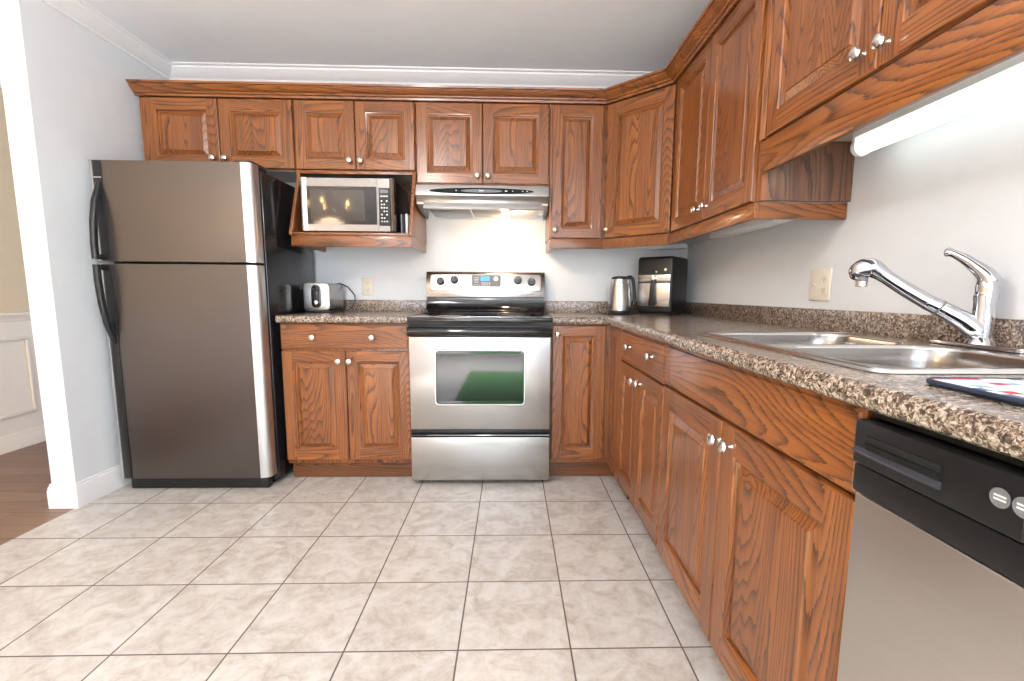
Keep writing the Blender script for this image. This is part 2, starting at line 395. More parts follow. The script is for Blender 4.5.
b = MB(); b.sweep([(-2.72, YB+.08), (-2.72, 1.3), (-1.668, 1.3)], rail_prof, M['wains']); struct(b.build('trim_3'))
b = MB(); b.box(-2.72, -2.716, YB+.08, 1.3, .12, .84, M['wains'])
for k in range(9):                                  # applied picture-frame mouldings below the rail
    y1 = .118-k*.74; y0 = y1-.62
    for q in ((y0, y1, .715, .737), (y0, y1, .221, .243)): b.box(-2.716, -2.700, q[0], q[1], q[2], q[3], M['wains'], bevel=.006)
    for q in ((y0, y0+.022), (y1-.022, y1)): b.box(-2.716, -2.700, q[0], q[1], .243, .715, M['wains'], bevel=.006)
struct(b.build('trim_4'))

# ------------------------------------------------------------------ cabinet parts
KP = [(.0075, 0), (.006, .004), (.0055, .010), (.008, .014), (.0155, .018), (.0165, .022), (.0145, .028), (.008, .0315), (0, .0325)]
def knob(parent, x, z, label=None):
    b = MB(); b.lathe(KP, M['nickel'], Rm(PI/2, 'X'), n=20); return b.build('knob', parent, (x, 0, z))
def door(parent, x, z, w_, h, y, knobs=(), s=.056, rz=0):
    """raised-panel door, origin at its lower left front corner"""
    b = MB(); V, Hh = M['oakV'], M['oakH']
    def rc(i, y_): return [(i, y_, i), (w_-i, y_, i), (w_-i, y_, h-i), (i, y_, h-i)]
    e = .0045
    b.quadstrip([rc(0, .0195), rc(0, .005), rc(e*.35, .0015), rc(e, 0)], [[Hh, V, Hh, V]]*3)
    t = bmesh.new()
    def face(pts, m):
        f = t.faces.new([t.verts.new((p[0], 0, p[1])) for p in pts]); f.material_index = b.mi(m)
    face([(e, e), (s, e), (s, s), (s, h-s), (s, h-e), (e, h-e)], V)
    face([(w_-s, e), (w_-e, e), (w_-e, h-e), (w_-s, h-e), (w_-s, h-s), (w_-s, s)], V)
    face([(s, e), (w_-s, e), (w_-s, s), (s, s)], Hh); face([(s, h-s), (w_-s, h-s), (w_-s, h-e), (s, h-e)], Hh)
    for f in t.faces:
        f.normal_update()
        if f.normal.y > 0: f.normal_flip()
    me = bpy.data.meshes.new('tmp'); t.to_mesh(me); t.free(); b.bm.from_mesh(me); bpy.data.meshes.remove(me)
    ins = [[Hh, V, Hh, V]]
    b.quadstrip([rc(s, 0), rc(s+.003, .0035), rc(s+.008, .005), rc(s+.011, .0135), rc(s+.016, .0145), rc(s+.036, .0050), rc(s+.038, .0015)], ins*4+[V]*2)
    t = bmesh.new(); f = t.faces.new([t.verts.new(p) for p in rc(s+.038, .0015)]); f.material_index = b.mi(V)
    f.normal_update()
    if f.normal.y > 0: f.normal_flip()
    me = bpy.data.meshes.new('tmp'); t.to_mesh(me); t.free(); b.bm.from_mesh(me); bpy.data.meshes.remove(me)
    o = b.build('door', parent, (x, y, z), (0, 0, rz))
    for kx, kz in knobs: knob(o, kx if rz else kx-x, kz if rz else kz-z)
    return o
def slab(name, parent, x, z, w_, h, y, knobs=(), m='oakH'):
    b = MB(); mm = M[m]
    def rc(i, y_): return [(i, y_, i), (w_-i, y_, i), (w_-i, y_, h-i), (i, y_, h-i)]
    b.quadstrip([rc(0, .0195), rc(0, .007), rc(.002, .004), rc(.006, .0035), rc(.010, .0)], [mm]*4, capmat=mm)
    o = b.build(name, parent, (x, y, z))
    for kx, kz in knobs: knob(o, kx-x, kz-z)
    return o
def upper_body(parent, w_, z0, z1, d=.31, rail=None, rail_left=0, rail_right=0, x0=0, m='oakV'):
    b = MB(); b.box(x0+.0005, w_-.0005, -d+.019, -.002, z0+.002, z1, M[m]); b.box(x0+.0005, w_-.0005, -d, -d+.0188, z0+.002, z1, M['oakV']); b.box(x0+.018, w_-.018, -d+.02, -.004, z0, z0+.004, M['maple'])
    return b.build('body', parent)

UZ1 = 2.112
GU = 'oak wall-hung cabinets around the kitchen'
def on_back(name, label, x0, z=0): return thing(name, label, 'cabinet', (x0, 0, z), 0)
def on_right(name, label, y0, z=0): return thing(name, label, 'cabinet', (XR, y0, z), -PI/2)

# over the fridge
c = on_back('upper_cabinet', 'short two-door oak cabinet hung above the refrigerator', -1.522)
upper_body(c, 1.522-.678, 1.73, UZ1)
door(c, .032, 1.735, .400, .370, -.33, [(-1.125+1.522, 1.785)]); door(c, .437, 1.735, .403, .370, -.33, [(-1.058+1.522, 1.785)])
# over the microwave, with the open flared shelf
c = on_back('microwave_cabinet', 'two-door oak cabinet with open flared microwave shelf below', -.676)
upper_body(c, .674, 1.73, UZ1)
door(c, .005, 1.735, .332, .370, -.33, [(.306, 1.783)]); door(c, .341, 1.735, .330, .370, -.33, [(.368, 1.783)])
for x in (.002, .654):
    b = MB(); b.prism([(-.003, 1.729), (-.325, 1.729), (-.325, 1.70), (-.462, 1.372), (-.462, 1.356), (-.003, 1.356)], 'x', x, x+.018, M['oakV'], bevel=.0015)
    b.build('side_panel', c)
b = MB(); b.box(.0205, .6535, -.458, -.012, 1.357, 1.372, M['oakH'], bevel=.002); b.build('shelf', c)
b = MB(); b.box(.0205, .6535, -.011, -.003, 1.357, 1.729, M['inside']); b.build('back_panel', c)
b = MB(); b.box(.0205, .6535, -.325, -.306, 1.712, 1.7295, M['oakH'], bevel=.001); b.build('top_edge', c)
b = MB(); b.box(.008, .668, -.452, -.434, 1.296, 1.3555, M['oakH'], bevel=.002)
b.box(.008, .026, -.434, -.003, 1.300, 1.3555, M['oakD']); b.box(.650, .668, -.434, -.003, 1.300, 1.3555, M['oakD']); b.build('valance', c)
# over the hood
c = on_back('upper_cabinet', 'two-door oak cabinet directly above the range hood', .001)
upper_body(c, .760, 1.663, UZ1)
door(c, .005, 1.668, .372, .437, -.33, [(.348, 1.711)]); door(c, .380, 1.668, .374, .437, -.33, [(.409, 1.711)])
# narrow one
c = on_back('upper_cabinet', 'narrow tall single-door oak cabinet right of the range hood', .764)
upper_body(c, .316, 1.365, UZ1)
door(c, .012, 1.368, .290, .737, -.33, [(.034, 1.414)])
b = MB(); b.box(.004, .3155, -.322, -.304, 1.309, 1.364, M['oakH'], bevel=.002); b.box(.004, .022, -.304, -.003, 1.309, 1.364, M['oakD']); b.build('valance', c)
# diagonal corner cabinet
c = thing('corner_cabinet', 'diagonal single-door oak cabinet in the upper room corner', 'cabinet', (1.082, -.002, 0))
P5 = [(0, 0), (0, -.308), (.012, -.308), (.310, -.606), (.310, -.618), (.621, -.618), (.621, 0)]
b = MB(); b.prism(P5, 'z', 1.367, UZ1, M['oakV']); b.prism([(p[0]*.96+.012, p[1]*.96-.01) for p in P5], 'z', 1.364, 1.37, M['maple']); b.build('body', c)
dd = door(c, .004-.0, 1.368, .405, .737, -.332, [(.022, .046)], rz=-PI/4)
b = MB(); b.sweep([(.0, -.302), (.012, -.302), (.304, -.594), (.304, -.618)], [(0, 1.309), (.018, 1.309), (.018, 1.364), (0, 1.364)], M['oakH']); b.build('valance', c)
# right wall pair
c = on_right('upper_cabinet', 'tall two-door oak cabinet on the right wall between corner and sink cabinet', -.622)
upper_body(c, .889, 1.365, UZ1, d=.315, m='oakside')
door(c, .030, 1.368, .413, .737, -.335, [(1.010-.622, 1.42)]); door(c, .446, 1.368, .414, .737, -.335, [(1.10-.622, 1.42)])
b = MB(); b.box(.0, .876, -.327, -.309, 1.309, 1.364, M['oakH'], bevel=.002); b.box(.858, .876, -.309, -.004, 1.309, 1.364, M['oakD']); b.build('valance', c)
# higher one over the sink
c = on_right('upper_cabinet', 'shorter oak cabinet over the sink with fluted filler and deep valance', -1.513)
upper_body(c, 1.06, 1.556, UZ1, d=.315)
b = MB(); b.box(.001, .036, -.334, -.3155, 1.557, UZ1, M['oakV'])
for k in range(4): b.tube([(.0065+k*.0077, -.334, 1.557), (.0065+k*.0077, -.334, UZ1)], .0029, M['oakV'], n=8)
b.build('fluted_filler', c)
door(c, .039, 1.560, .472, .545, -.335, [(.468, 1.611)], s=.062); door(c, .514, 1.560, .482, .545, -.335, [(.541, 1.603)], s=.062)
b = MB(); b.box(.003, 1.058, -.327, -.309, 1.452, 1.5545, M['oakH'], bevel=.0015); b.build('valance', c)
# crown over all of them
cab_crown = [(0, 2.108), (.010, 2.108), (.012, 2.118), (.022, 2.122), (.024, 2.128), (.036, 2.136), (.048, 2.149), (.052, 2.156), (.060, 2.158), (.062, 2.168), (0, 2.168)]
b = MB(); b.sweep([(-1.522, -.333), (1.082, -.333), (1.368, -.619), (1.368, -2.58)], cab_crown, M['oakH'])
b.sweep([(-1.522, -.30), (1.088, -.30), (1.39, -.602), (1.39, -2.58)], [(0, 2.1135), (.033, 2.1135), (.033, 2.160), (0, 2.160)], M['oakH'])
tag(b.build('crown_moulding'), 'stained oak crown moulding running along the tops of the cabinets', 'moulding')

# ------------------------------------------------------------------ base cabinets
def base_body(parent, w_, d=.58, z1=.883, sides=(1, 1)):
    b = MB()
    for x in ((.001, .019), (w_-.019, w_-.001)): b.box(x[0], x[1], -d+.019, -.004, .10, z1, M['oakV'])
    b.box(.019, w_-.019, -d+.019, -.004, .10, .118, M['inside'])
    b.box(.001, w_-.001, -d, -d+.0185, .10, z1, M['oakV'], bevel=.001)
    o = b.build('body', parent)
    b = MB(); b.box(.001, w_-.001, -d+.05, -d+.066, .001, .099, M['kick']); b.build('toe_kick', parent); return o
c = on_back('base_cabinet', 'oak base cabinet between refrigerator and stove under the toaster', -.690)
base_body(c, .687)
slab('drawer', c, .003, .742, .682, .137, -.60, [(.177, .806), (.491, .806)])
door(c, .003, .125, .340, .606, -.60, [(.309, .677)]); door(c, .346, .125, .339, .606, -.60, [(.366, .677)])
# corner, two door leaves meeting at the inside corner
c = thing('corner_base_cabinet', 'oak corner base cabinet with folding door right of the stove', 'cabinet', (.765, -.002, 0))
b = MB(); b.sweep([(.0, -.56), (.340, -.56), (.340, -.850)], [(0, .10), (.0185, .10), (.0185, .883), (0, .883)], M['oakV'])
b.box(.001, .019, -.558, 0, .10, .883, M['oakV']); b.box(.34, .93, -.850, -.834, .10, .883, M['oakV']); b.build('body', c)
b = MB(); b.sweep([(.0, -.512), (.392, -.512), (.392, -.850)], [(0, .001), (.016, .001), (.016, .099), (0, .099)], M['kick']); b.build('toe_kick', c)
door(c, .004, .125, .292, .752, -.598, [(.031, .829)])
door(c, .319, .125, .230, .752, -.618, [], rz=-PI/2, s=.05)
c = on_right('base_cabinet', 'oak base cabinet with wide top drawer beside the corner door', -.854)
base_body(c, .664, d=.603)
slab('drawer', c, .003, .728, .660, .148, -.622, [(.181, .809), (.519, .811)])
door(c, .003, .125, .328, .598, -.622, [(.292, .673)]); door(c, .334, .125, .328, .598, -.622, [(.373, .675)])
c = on_right('sink_cabinet', 'wide oak sink cabinet with plain panel above two large doors', -1.520)
base_body(c, .942, d=.603)
slab('false_front', c, .003, .735, .937, .142, -.622)
door(c, .003, .110, .466, .618, -.622, [(.462, .677)], s=.07); door(c, .472, .110, .468, .618, -.622, [(.526, .680)], s=.07)

# ------------------------------------------------------------------ countertops
nose = [(0, .884), (.020, .884), (.028, .889), (.032, .899), (.032, .906), (.028, .916), (.020, .9215), (0, CT)]
cl = None
b = MB(); b.sweep([(-.690, -.603), (-.0035, -.603)], nose, M['counter']); b.box(-.690, -.0035, -.6035, -.002, .8845, CT, M['counter'])
cl = tag(b.build('countertop'), 'short speckled brown laminate countertop between refrigerator and stove', 'countertop')
b = MB(); b.box(-.690, -.0035, -.020, -.002, CT-.001, .997, M['counter'], bevel=.003); b.build('backsplash', cl)
b = MB(); b.sweep([(.7655, -.603), (1.082, -.603), (1.082, -3.45)], nose, M['counter'])
b.box(.7655, XR-.002, -.6035, -.002, .8845, CT, M['counter'])
b.box(1.0815, 1.172, -3.45, -.603, .8845, CT, M['counter']); b.box(1.172, 1.606, -1.655, -.603, .8845, CT, M['counter']); b.box(1.172, 1.606, -3.45, -2.385, .8845, CT, M['counter'])
b.box(1.606, XR-.002, -3.45, -.603, .8845, CT, M['counter'])
cr = tag(b.build('countertop'), 'long L-shaped speckled brown laminate countertop holding the sink', 'countertop')
b = MB(); b.box(.7655, XR-.002, -.020, -.002, CT-.001, .997, M['counter'], bevel=.003); b.box(XR-.020, XR-.002, -3.45, -.020, CT-.001, .997, M['counter'], bevel=.003); b.build('backsplash', cr)

# ------------------------------------------------------------------ sink
s = thing('kitchen_sink', 'double-bowl stainless steel sink set in the countertop', 'sink', (1.14, -2.41, CT))
W_, D_ = .532, .775            # local x (to the wall), y (away from the viewpoint)
b = MB(); zt = .006
def bowl(b, x0, x1, y0, y1, hx0, hx1, hy0, hy1, r=.085):
    hole = rrect(hx0, hx1, hy0, hy1, r, 9); cx, cyy = (hx0+hx1)/2, (hy0+hy1)/2; out = []
    for x, y in hole:
        dx, dy = x-cx, y-cyy; t = min(((x1-cx) if dx > 0 else (x0-cx))/dx if abs(dx) > 1e-9 else 9e9, ((y1-cyy) if dy > 0 else (y0-cyy))/dy if abs(dy) > 1e-9 else 9e9)
        out.append([cx+dx*t, cyy+dy*t])
    for q in ((x0, y0), (x1, y0), (x1, y1), (x0, y1)):
        k = min(range(len(out)), key=lambda i: (out[i][0]-q[0])**2+(out[i][1]-q[1])**2); out[k] = list(q)
    def sh(dlt, z): return [(cx+(x-cx)*(1-dlt/((hx1-hx0)/2)), cyy+(y-cyy)*(1-dlt/((hy1-hy0)/2)), z) for x, y in hole]
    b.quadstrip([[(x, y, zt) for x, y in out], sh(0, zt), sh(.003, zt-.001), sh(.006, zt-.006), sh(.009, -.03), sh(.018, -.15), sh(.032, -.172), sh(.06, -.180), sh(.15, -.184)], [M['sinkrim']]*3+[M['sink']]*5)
    t = bmesh.new(); t.faces.new([t.verts.new(p) for p in sh(.15, -.184)]); b.merge(t, M['sink'])
    b.lathe([(.045, -.1825), (.045, -.181), (.036, -.181), (.030, -.187), (0, -.187)], M['chrome'], T((cx, cyy, 0)))
bowl(b, .012, .455, .392, D_-.012, .032, .435, .405, D_-.032)
bowl(b, .012, .455, .012, .392, .032, .435, .030, .379)
b.box(.455, W_-.012, .012, D_-.012, zt-.002, zt, M['sinkrim'])
# rolled outer rim
rr = rrect(0, W_, 0, D_, .03, 5); r2 = rrect(.010, W_-.010, .010, D_-.010, .022, 5); r3 = rrect(.004, W_-.004, .004, D_-.004, .027, 5); r4 = rrect(.0145, W_-.0145, .0145, D_-.0145, .018, 5)
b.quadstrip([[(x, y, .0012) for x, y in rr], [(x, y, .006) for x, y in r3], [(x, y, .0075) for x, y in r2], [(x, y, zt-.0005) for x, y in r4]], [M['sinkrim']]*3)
b.build('basin', s)
# ------------------------------------------------------------------ faucet
FZ = CT+zt+.001; fx, fy = 1.645, -2.075
f = thing('kitchen_faucet', 'chrome single-lever kitchen faucet behind the sink', 'faucet', (fx, fy, FZ))
b = MB(); b.prism(rrect(-.024, .024, -.125, .125, .023, 6), 'z', 0, .009, M['chrome'], bevel=.003)
b.lathe([(.030, .009), (.027, .016), (.0215, .024), (.0205, .10), (.0225, .118), (.0225, .122), (.0205, .124), (.0215, .140), (.019, .155), (.012, .164), (0, .166)], M['chrome'], n=28)
b.build('body', f)
tip = Vector((1.442-fx, -1.955-fy, 0)); u = tip.normalized(); Ls = tip.length
def sp(t, z): return (u.x*t, u.y*t, z)
b = MB(); b.stube([sp(.0, .030), sp(.012, .042), sp(.035, .062), sp(.075, .088), sp(.105, .105)], [.020, .024, .0225, .0195, .0185], M['chrome'], n=18)
b.tube([sp(.080, .090), sp(.0835, .0925)], .0202, M['grey'], n=24)
b.build('spout', f)
b = MB(); b.stube([sp(.106, .106), sp(.15, .136), sp(.19, .166), sp(.208, .180), sp(.222, .188), sp(.238, .186), sp(.250, .176), sp(.254, .166)], [.0182, .0175, .0172, .0205, .0245, .026, .023, .014], M['chrome'], n=18)
b.lathe([(.0135, -.012), (.0135, .018), (0, .018)], M['grey'], T(sp(.240, .155))); b.lathe([(.0105, -.0135), (.0135, -.012), (.0138, .0)], M['nickel'], T(sp(.240, .155)))
b.build('spray_head', f)
hd = Vector((1.605-fx, -2.0-fy, 0)).normalized()
b = MB(); b.stube([(-hd.x*.006, -hd.y*.006, .150), (hd.x*.004, hd.y*.004, .168), (hd.x*.024, hd.y*.024, .188), (hd.x*.046, hd.y*.046, .207), (hd.x*.069, hd.y*.069, .222), (hd.x*.080, hd.y*.080, .226)], [.0205, .0185, .0145, .012, .0095, .0115], M['chrome'], n=18)
b.build('lever', f)

# ------------------------------------------------------------------ stove
st = thing('electric_stove', 'stainless and black freestanding electric stove in the middle', 'stove', (.002, 0, 0))
SW = .758
b = MB(); b.box(.004, SW-.004, -.635, -.03, .030, .898, M['black'])
b.box(.03, .09, -.60, -.55, .001, .046, M['black']); b.box(SW-.09, SW-.03, -.60, -.55, .001, .046, M['black']); b.box(.03, SW-.03, -.10, -.06, .001, .046, M['black'])
b.build('body', st)
b = MB(); b.box(0, SW, -.672, -.075, .896, .920, M['blackgloss'], bevel=.005, seg=3)
b.prism([(-.640, .875), (-.668, .878), (-.672, .897), (-.640, .897)], 'x', 0, SW, M['blackgloss'])
ck = b.build('cooktop', st)
for cx_, cy2, r in ((.20, -.50, .115), (.56, -.50, .09), (.20, -.22, .09), (.56, -.22, .105)):
    b = MB(); b.lathe([(r-.003, .9201), (r, .9204), (r-.006, .9204), (r-.006, .9201)], M['grey'], T((cx_, cy2, 0)), n=48); b.lathe([(r*.6-.002, .9201), (r*.6, .9203), (r*.6-.004, .9203)], M['grey'], T((cx_, cy2, 0)), n=40)
    b.build('burner_ring', ck)
b = MB(); b.prism([(-.020, .919), (-.170, .919), (-.165, .9235), (-.135, .930), (-.112, .944), (-.096, .965), (-.088, .990), (-.086, 1.014), (-.020, 1.014)], 'x', .0015, SW-.0015, M['blackgloss'])
b.prism([(-.020, 1.015), (-.086, 1.015), (-.088, 1.022), (-.070, 1.165), (-.062, 1.178), (-.045, 1.182), (-.020, 1.182)], 'x', 0, SW, M['steel'], bevel=.002)
bg = b.build('backguard', st)
def bgM(x, z): return T((x, -.088+(z-1.022)*.126, z)) @ Rm(-.125, 'X') @ Rm(PI/2, 'X')   # plane of the tilted control face
b = MB(); b.prism(rrect(-.352, .352, -.050, .050, .014, 5), 'z', -.004, .006, M['hoodsteel'], bevel=.002, M4=bgM(SW/2, 1.113)); b.build('control_panel', bg)
for x, z in ((.0915, 1.118), (.179, 1.127), (.585, 1.127), (.672, 1.118)):
    b = MB(); b.lathe([(.026, .006), (.026, .009), (.0235, .012), (.021, .030), (.019, .033), (0, .033)], M['blackgloss'], bgM(x, z), n=28)
    b.box(-.003, .003, -.017, .017, .031, .040, M['blackgloss'], bevel=.001, M4=bgM(x, z)); b.box(-.0008, .0008, .004, .016, .040, .0405, M['print'], M4=bgM(x, z))
    b.build('knob', bg)
b = MB(); b.prism(rrect(-.092, .092, -.037, .037, .005, 4), 'z', .006, .0085, M['grey'], M4=bgM(.382, 1.122))
b.box(-.034, .022, .000, .028, .0085, .0095, M['lcd'], M4=bgM(.382, 1.122))
b.lathe([(.013, .0085), (.013, .0105), (0, .0105)], M['nickel'], bgM(.382+.062, 1.136), n=20)
for k in range(6): b.box(-.080+k*.007*1.0, -.076+k*.007, -.028, -.024, .0085, .0093, M['print'], M4=bgM(.382, 1.122))
for k in range(5):
    for j in range(2): b.box(-.030+k*.012, -.022+k*.012, -.028+j*.012, -.022+j*.012, .0085, .0093, M['print'], M4=bgM(.382, 1.122))
for j in range(4): b.box(-.078, -.048, -.012+j*.010, -.009+j*.010, .0085, .0093, M['print'], M4=bgM(.382, 1.122))
b.build('display', bg)
b = MB(); b.lathe([(.012, 0), (.012, .0015), (0, .0015)], M['nickel'], bgM(SW/2, 1.040), n=20, flat=(1.6, .35)); b.build('emblem', bg)
# oven door
b = MB(); b.box(.004, SW-.004, -.660, -.637, .315, .818, M['steel'], bevel=.004, seg=3)
b.box(.006, SW-.006, -.655, -.637, .290, .313, M['black'], bevel=.003)
dr = b.build('oven_door', st)
b = MB()
def fr(r, x0, x1, z0, z1, y): return [(x, y, z) for x, z in rrect(x0, x1, z0, z1, r, 6)]
wx0, wx1, wz0, wz1 = .136, .620, .448, .752
b.quadstrip([fr(.022, wx0, wx1, wz0, wz1, -.6602), fr(.021, wx0+.003, wx1-.003, wz0+.003, wz1-.003, -.664), fr(.018, wx0+.008, wx1-.008, wz0+.008, wz1-.008, -.664), fr(.016, wx0+.011, wx1-.011, wz0+.011, wz1-.011, -.661)], [M['hoodsteel'], M['hoodsteel'], M['black']])
b.quadstrip([fr(.016, wx0+.011, wx1-.011, wz0+.011, wz1-.011, -.661), fr(.012, wx0+.024, wx1-.024, wz0+.024, wz1-.024, -.6605)], [M['blackgloss']])
b.prism([(x, z) for x, z in rrect(wx0+.024, wx1-.024, wz0+.024, wz1-.024, .012, 5)], 'y', -.6606, -.6601, M['glass'])
b.build('window', dr)
b = MB(); b.prism([(-.662, .826), (-.688, .822), (-.702, .832), (-.706, .848), (-.700, .862), (-.684, .870), (-.662, .870)], 'x', .002, SW-.002, M['blackgloss'], bevel=.003)
b.box(.006, SW-.006, -.664, -.637, .820, .872, M['black']); b.build('handle', dr)
b = MB(); b.box(.004, SW-.004, -.660, -.637, .028, .272, M['steel'], bevel=.004, seg=3)
b.prism([(-.637, .275), (-.656, .275), (-.664, .281), (-.662, .287), (-.637, .288)], 'x', .004, SW-.004, M['blackgloss'])
b.build('drawer', st)

# ------------------------------------------------------------------ range hood
h = thing('range_hood', 'stainless steel range hood mounted under the cabinet above the stove', 'range hood', (.002, 0, 1.512))
b = MB(); x0, x1 = .006, .752
b.prism([(-.003, .149), (-.36, .149), (-.392, .134), (-.406, .076), (-.390, .060), (-.375, .040), (-.375, .03), (-.003, .03)], 'x', x0, x1, M['hoodsteel'], bevel=.003)
b.build('body', h)
b = MB(); b.prism([(-.36, .040), (-.378, .042), (-.392, .036), (-.404, .004), (-.400, 0), (-.385, .0), (-.375, .030), (-.36, .030)], 'x', .048, .712, M['hoodsteel'], bevel=.001); b.build('lip', h)
b = MB()
for xa, xb in ((.006, .052), (.706, .752)):
    t = bmesh.new()
    pts = [(-.003, .031), (-.372, .031), (-.34, .016), (-.25, .004), (-.003, .002)]
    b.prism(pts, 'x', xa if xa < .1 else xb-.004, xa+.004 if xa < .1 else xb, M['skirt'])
b.box(.006, .752, -.010, -.003, .002, .031, M['hoodsteel']); b.build('side_skirt', h)
b = MB(); b.box(.055, .300, -.380, -.012, .018, .028, M['filter'], bevel=.002); b.box(.306, .480, -.380, -.012, .018, .028, M['filter'], bevel=.002); b.box(.300, .306, -.38, -.012, .012, .03, M['hoodsteel'])
b.build('grease_filter', h)
b = MB(); b.box(.540, .705, -.30, -.02, .008, .030, M['white'], bevel=.003); b.box(.53, .54, -.38, -.012, .006, .030, M['hoodsteel']); b.build('lamp_lens', h)
b = MB(); b.lathe([(0, -.028), (.016, -.022), (.022, -.005), (.018, .01), (.012, .016)], M['bulb'], T((.500, -.33, .024)), n=18); b.build('bulb', h)
b = MB()
n = 28; el = [(.375+.292*math.cos(2*PI*k/n), .100+.0165*math.sin(2*PI*k/n)) for k in range(n)]
b.prism(el, 'y', -.406, -.392, M['strip']); b.prism([(.375+(x-.375)*.40, .100+(z-.100)*.55) for x, z in el], 'y', -.4068, -.405, M['grey'])
for x, wd in ((.36, .016), (.376, .010), (.230, .006), (.505, .014), (.545, .006), (.60, .008), (.625, .008)): b.box(x, x+wd, -.4074, -.4060, .098, .1035, M['print'])
b.build('control_strip', h)

# ------------------------------------------------------------------ refrigerator
fr_ = thing('refrigerator', 'tall stainless refrigerator with top freezer, black sides and black handles', 'refrigerator', (-1.497, 0, 0))
FW = .777
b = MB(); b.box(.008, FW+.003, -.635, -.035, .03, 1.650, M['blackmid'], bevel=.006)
b.box(.03, .09, -.60, -.54, .001, .032, M['black']); b.box(FW-.10, FW-.04, -.60, -.54, .001, .032, M['black']); b.box(.03, FW-.04, -.10, -.06, .001, .032, M['black']); b.build('body', fr_)
def fdoor(z0, z1, name):
    R1 = .062; pts = [(.0, -.650), (.0, -.700)]
    pts += [(.022-.022*math.cos(a), -.700-.024*math.sin(a)) for a in [PI/2*k/5 for k in range(1, 6)]]
    arc = [(FW-R1+R1*math.sin(a), -.724+.034*(1-math.cos(a))) for a in [PI/2*k/9 for k in range(0, 10)]]
    b = MB()
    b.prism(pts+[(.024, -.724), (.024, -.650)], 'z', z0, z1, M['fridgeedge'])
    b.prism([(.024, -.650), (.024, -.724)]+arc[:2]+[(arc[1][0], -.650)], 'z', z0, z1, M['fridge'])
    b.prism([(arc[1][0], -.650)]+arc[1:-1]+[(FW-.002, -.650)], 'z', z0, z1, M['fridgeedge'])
    b.box(.004, FW-.014, -.650, -.637, z0+.004, z1-.004, M['black'])
    b.box(.001, FW-.003, -.715, -.652, z1-.0005, z1+.0015, M['grey'])
    return b.build(name, fr_)
fd = fdoor(1.190, 1.668, 'freezer_door'); rd = fdoor(.072, 1.176, 'fridge_door')
def handle(parent, ztop, zbot, zfork, zend):
    b = MB(); b.box(.032, .068, -.7285, -.7235, zbot, ztop, M['black'], bevel=.002)
    d = 1 if zend > zfork else -1; L_ = abs(zend-zfork)
    pts = [(.052, -.727, zfork-d*.02), (.051, -.738, zfork+d*.02), (.049, -.758, zfork+d*L_*.22), (.047, -.775, zfork+d*L_*.5), (.046, -.782, zfork+d*L_*.8), (.046, -.782, zend)]
    b.tube(pts, [.012, .0145, .016, .016, .016, .016], M['black'], n=12)
    b.tube([(.046, -.780, zend-d*.012), (.050, -.73, zend-d*.012)], .013, M['black'], n=12)
    if d < 0: b.box(.032, .068, -.7295, -.7282, 1.585, 1.589, M['nickel'])
    b.build('handle', parent)
handle(fd, 1.666, 1.193, 1.545, 1.196); handle(rd, 1.172, .076, .800, 1.170)
b = MB(); b.box(.03, FW-.03, -.690, -.640, .004, .064, M['black'], bevel=.004)
for k in range(5): b.box(.06, FW-.07, -.692, -.688, .012+k*.010, .016+k*.010, M['dark'])
b.build('toe_grille', fr_)
b = MB(); b.box(FW-.10, FW-.004, -.70, -.56, 1.651, 1.682, M['black'], bevel=.008, seg=3); b.build('hinge_cover', fr_)

# ------------------------------------------------------------------ microwave
m_ = thing('microwave', 'stainless microwave oven sitting on the open shelf beside the hood', 'microwave', (-.636, 0, 1.3725))
MW, MH = .530, .286; zb = .014
b = MB(); b.box(.003, MW-.003, -.375, -.06, zb, MH+zb-.003, M['black'], bevel=.004)
for x in (.04, MW-.06): 
    for y in (-.35, -.10): b.box(x, x+.03, y-.015, y+.015, .0005, zb+.001, M['black'])
b.build('body', m_)
b = MB()
arc = [(.0, -.376), (.0, -.392), (.006, -.404), (.016, -.409), (.028, -.408), (.040, -.402), (.046, -.401)]
b.prism(arc+[(.432, -.401), (.432, -.376)], 'z', zb, MH+zb, M['mwsteel'])
b.prism([(.044, zb+.036), (.428, zb+.036), (.428, zb+.241), (.044, zb+.241)], 'y', -.4025, -.4005, M['blackgloss'])
dm = b.build('door', m_)
b = MB(); b.prism(rrect(.064, .360, zb+.056, zb+.222, .004, 3), 'y', -.4032, -.4024, M['mwglass']); b.build('window', dm)
b = MB(); b.prism([(.4335, -.376), (.4335, -.401), (.500, -.401), (.504, -.404), (.515, -.408), (.526, -.402), (MW, -.392), (MW, -.376)], 'z', zb, MH+zb, M['mwsteel'])
b.box(.440, .500, -.4025, -.4005, zb+.030, zb+.236, M['blackgloss'])
cp = b.build('control_panel', m_)
b = MB(); b.box(.448, .492, -.4032, -.4024, zb+.208, zb+.226, M['grey']); b.build('display', cp)
b = MB()
for r in range(8):
    for k in range(3):
        z = zb+.050+r*.0185
        if r == 7: b.box(.450+k*.0142, .450+k*.0142+.0115, -.4032, -.4024, z+.008, z+.015, M['print'])
        elif (r+k) % 4 != 3: b.prism(rrect(.451+k*.0142, .451+k*.0142+.009, z, z+.008, .003, 3), 'y', -.4032, -.4024, M['print'])
b.build('keypad', cp)

# trays standing between the microwave and the cabinet side
for k, (x, hh, y0, lab) in enumerate(((-.092, .118, -.34, 'thin grey tray standing beside the microwave, nearer to it'), (-.060, .118, -.36, 'thin white board standing beside the microwave, nearer the cabinet side'))):
    b = MB(); b.box(0, .010 if k == 0 else .013, y0, -.05, 0, hh, M['grey'] if k == 0 else M['paper'], bevel=.002)
    tag(b.build('serving_tray' if k == 0 else 'cutting_board', None, (x, 0, 1.3727)), lab, 'tray' if k == 0 else 'board')

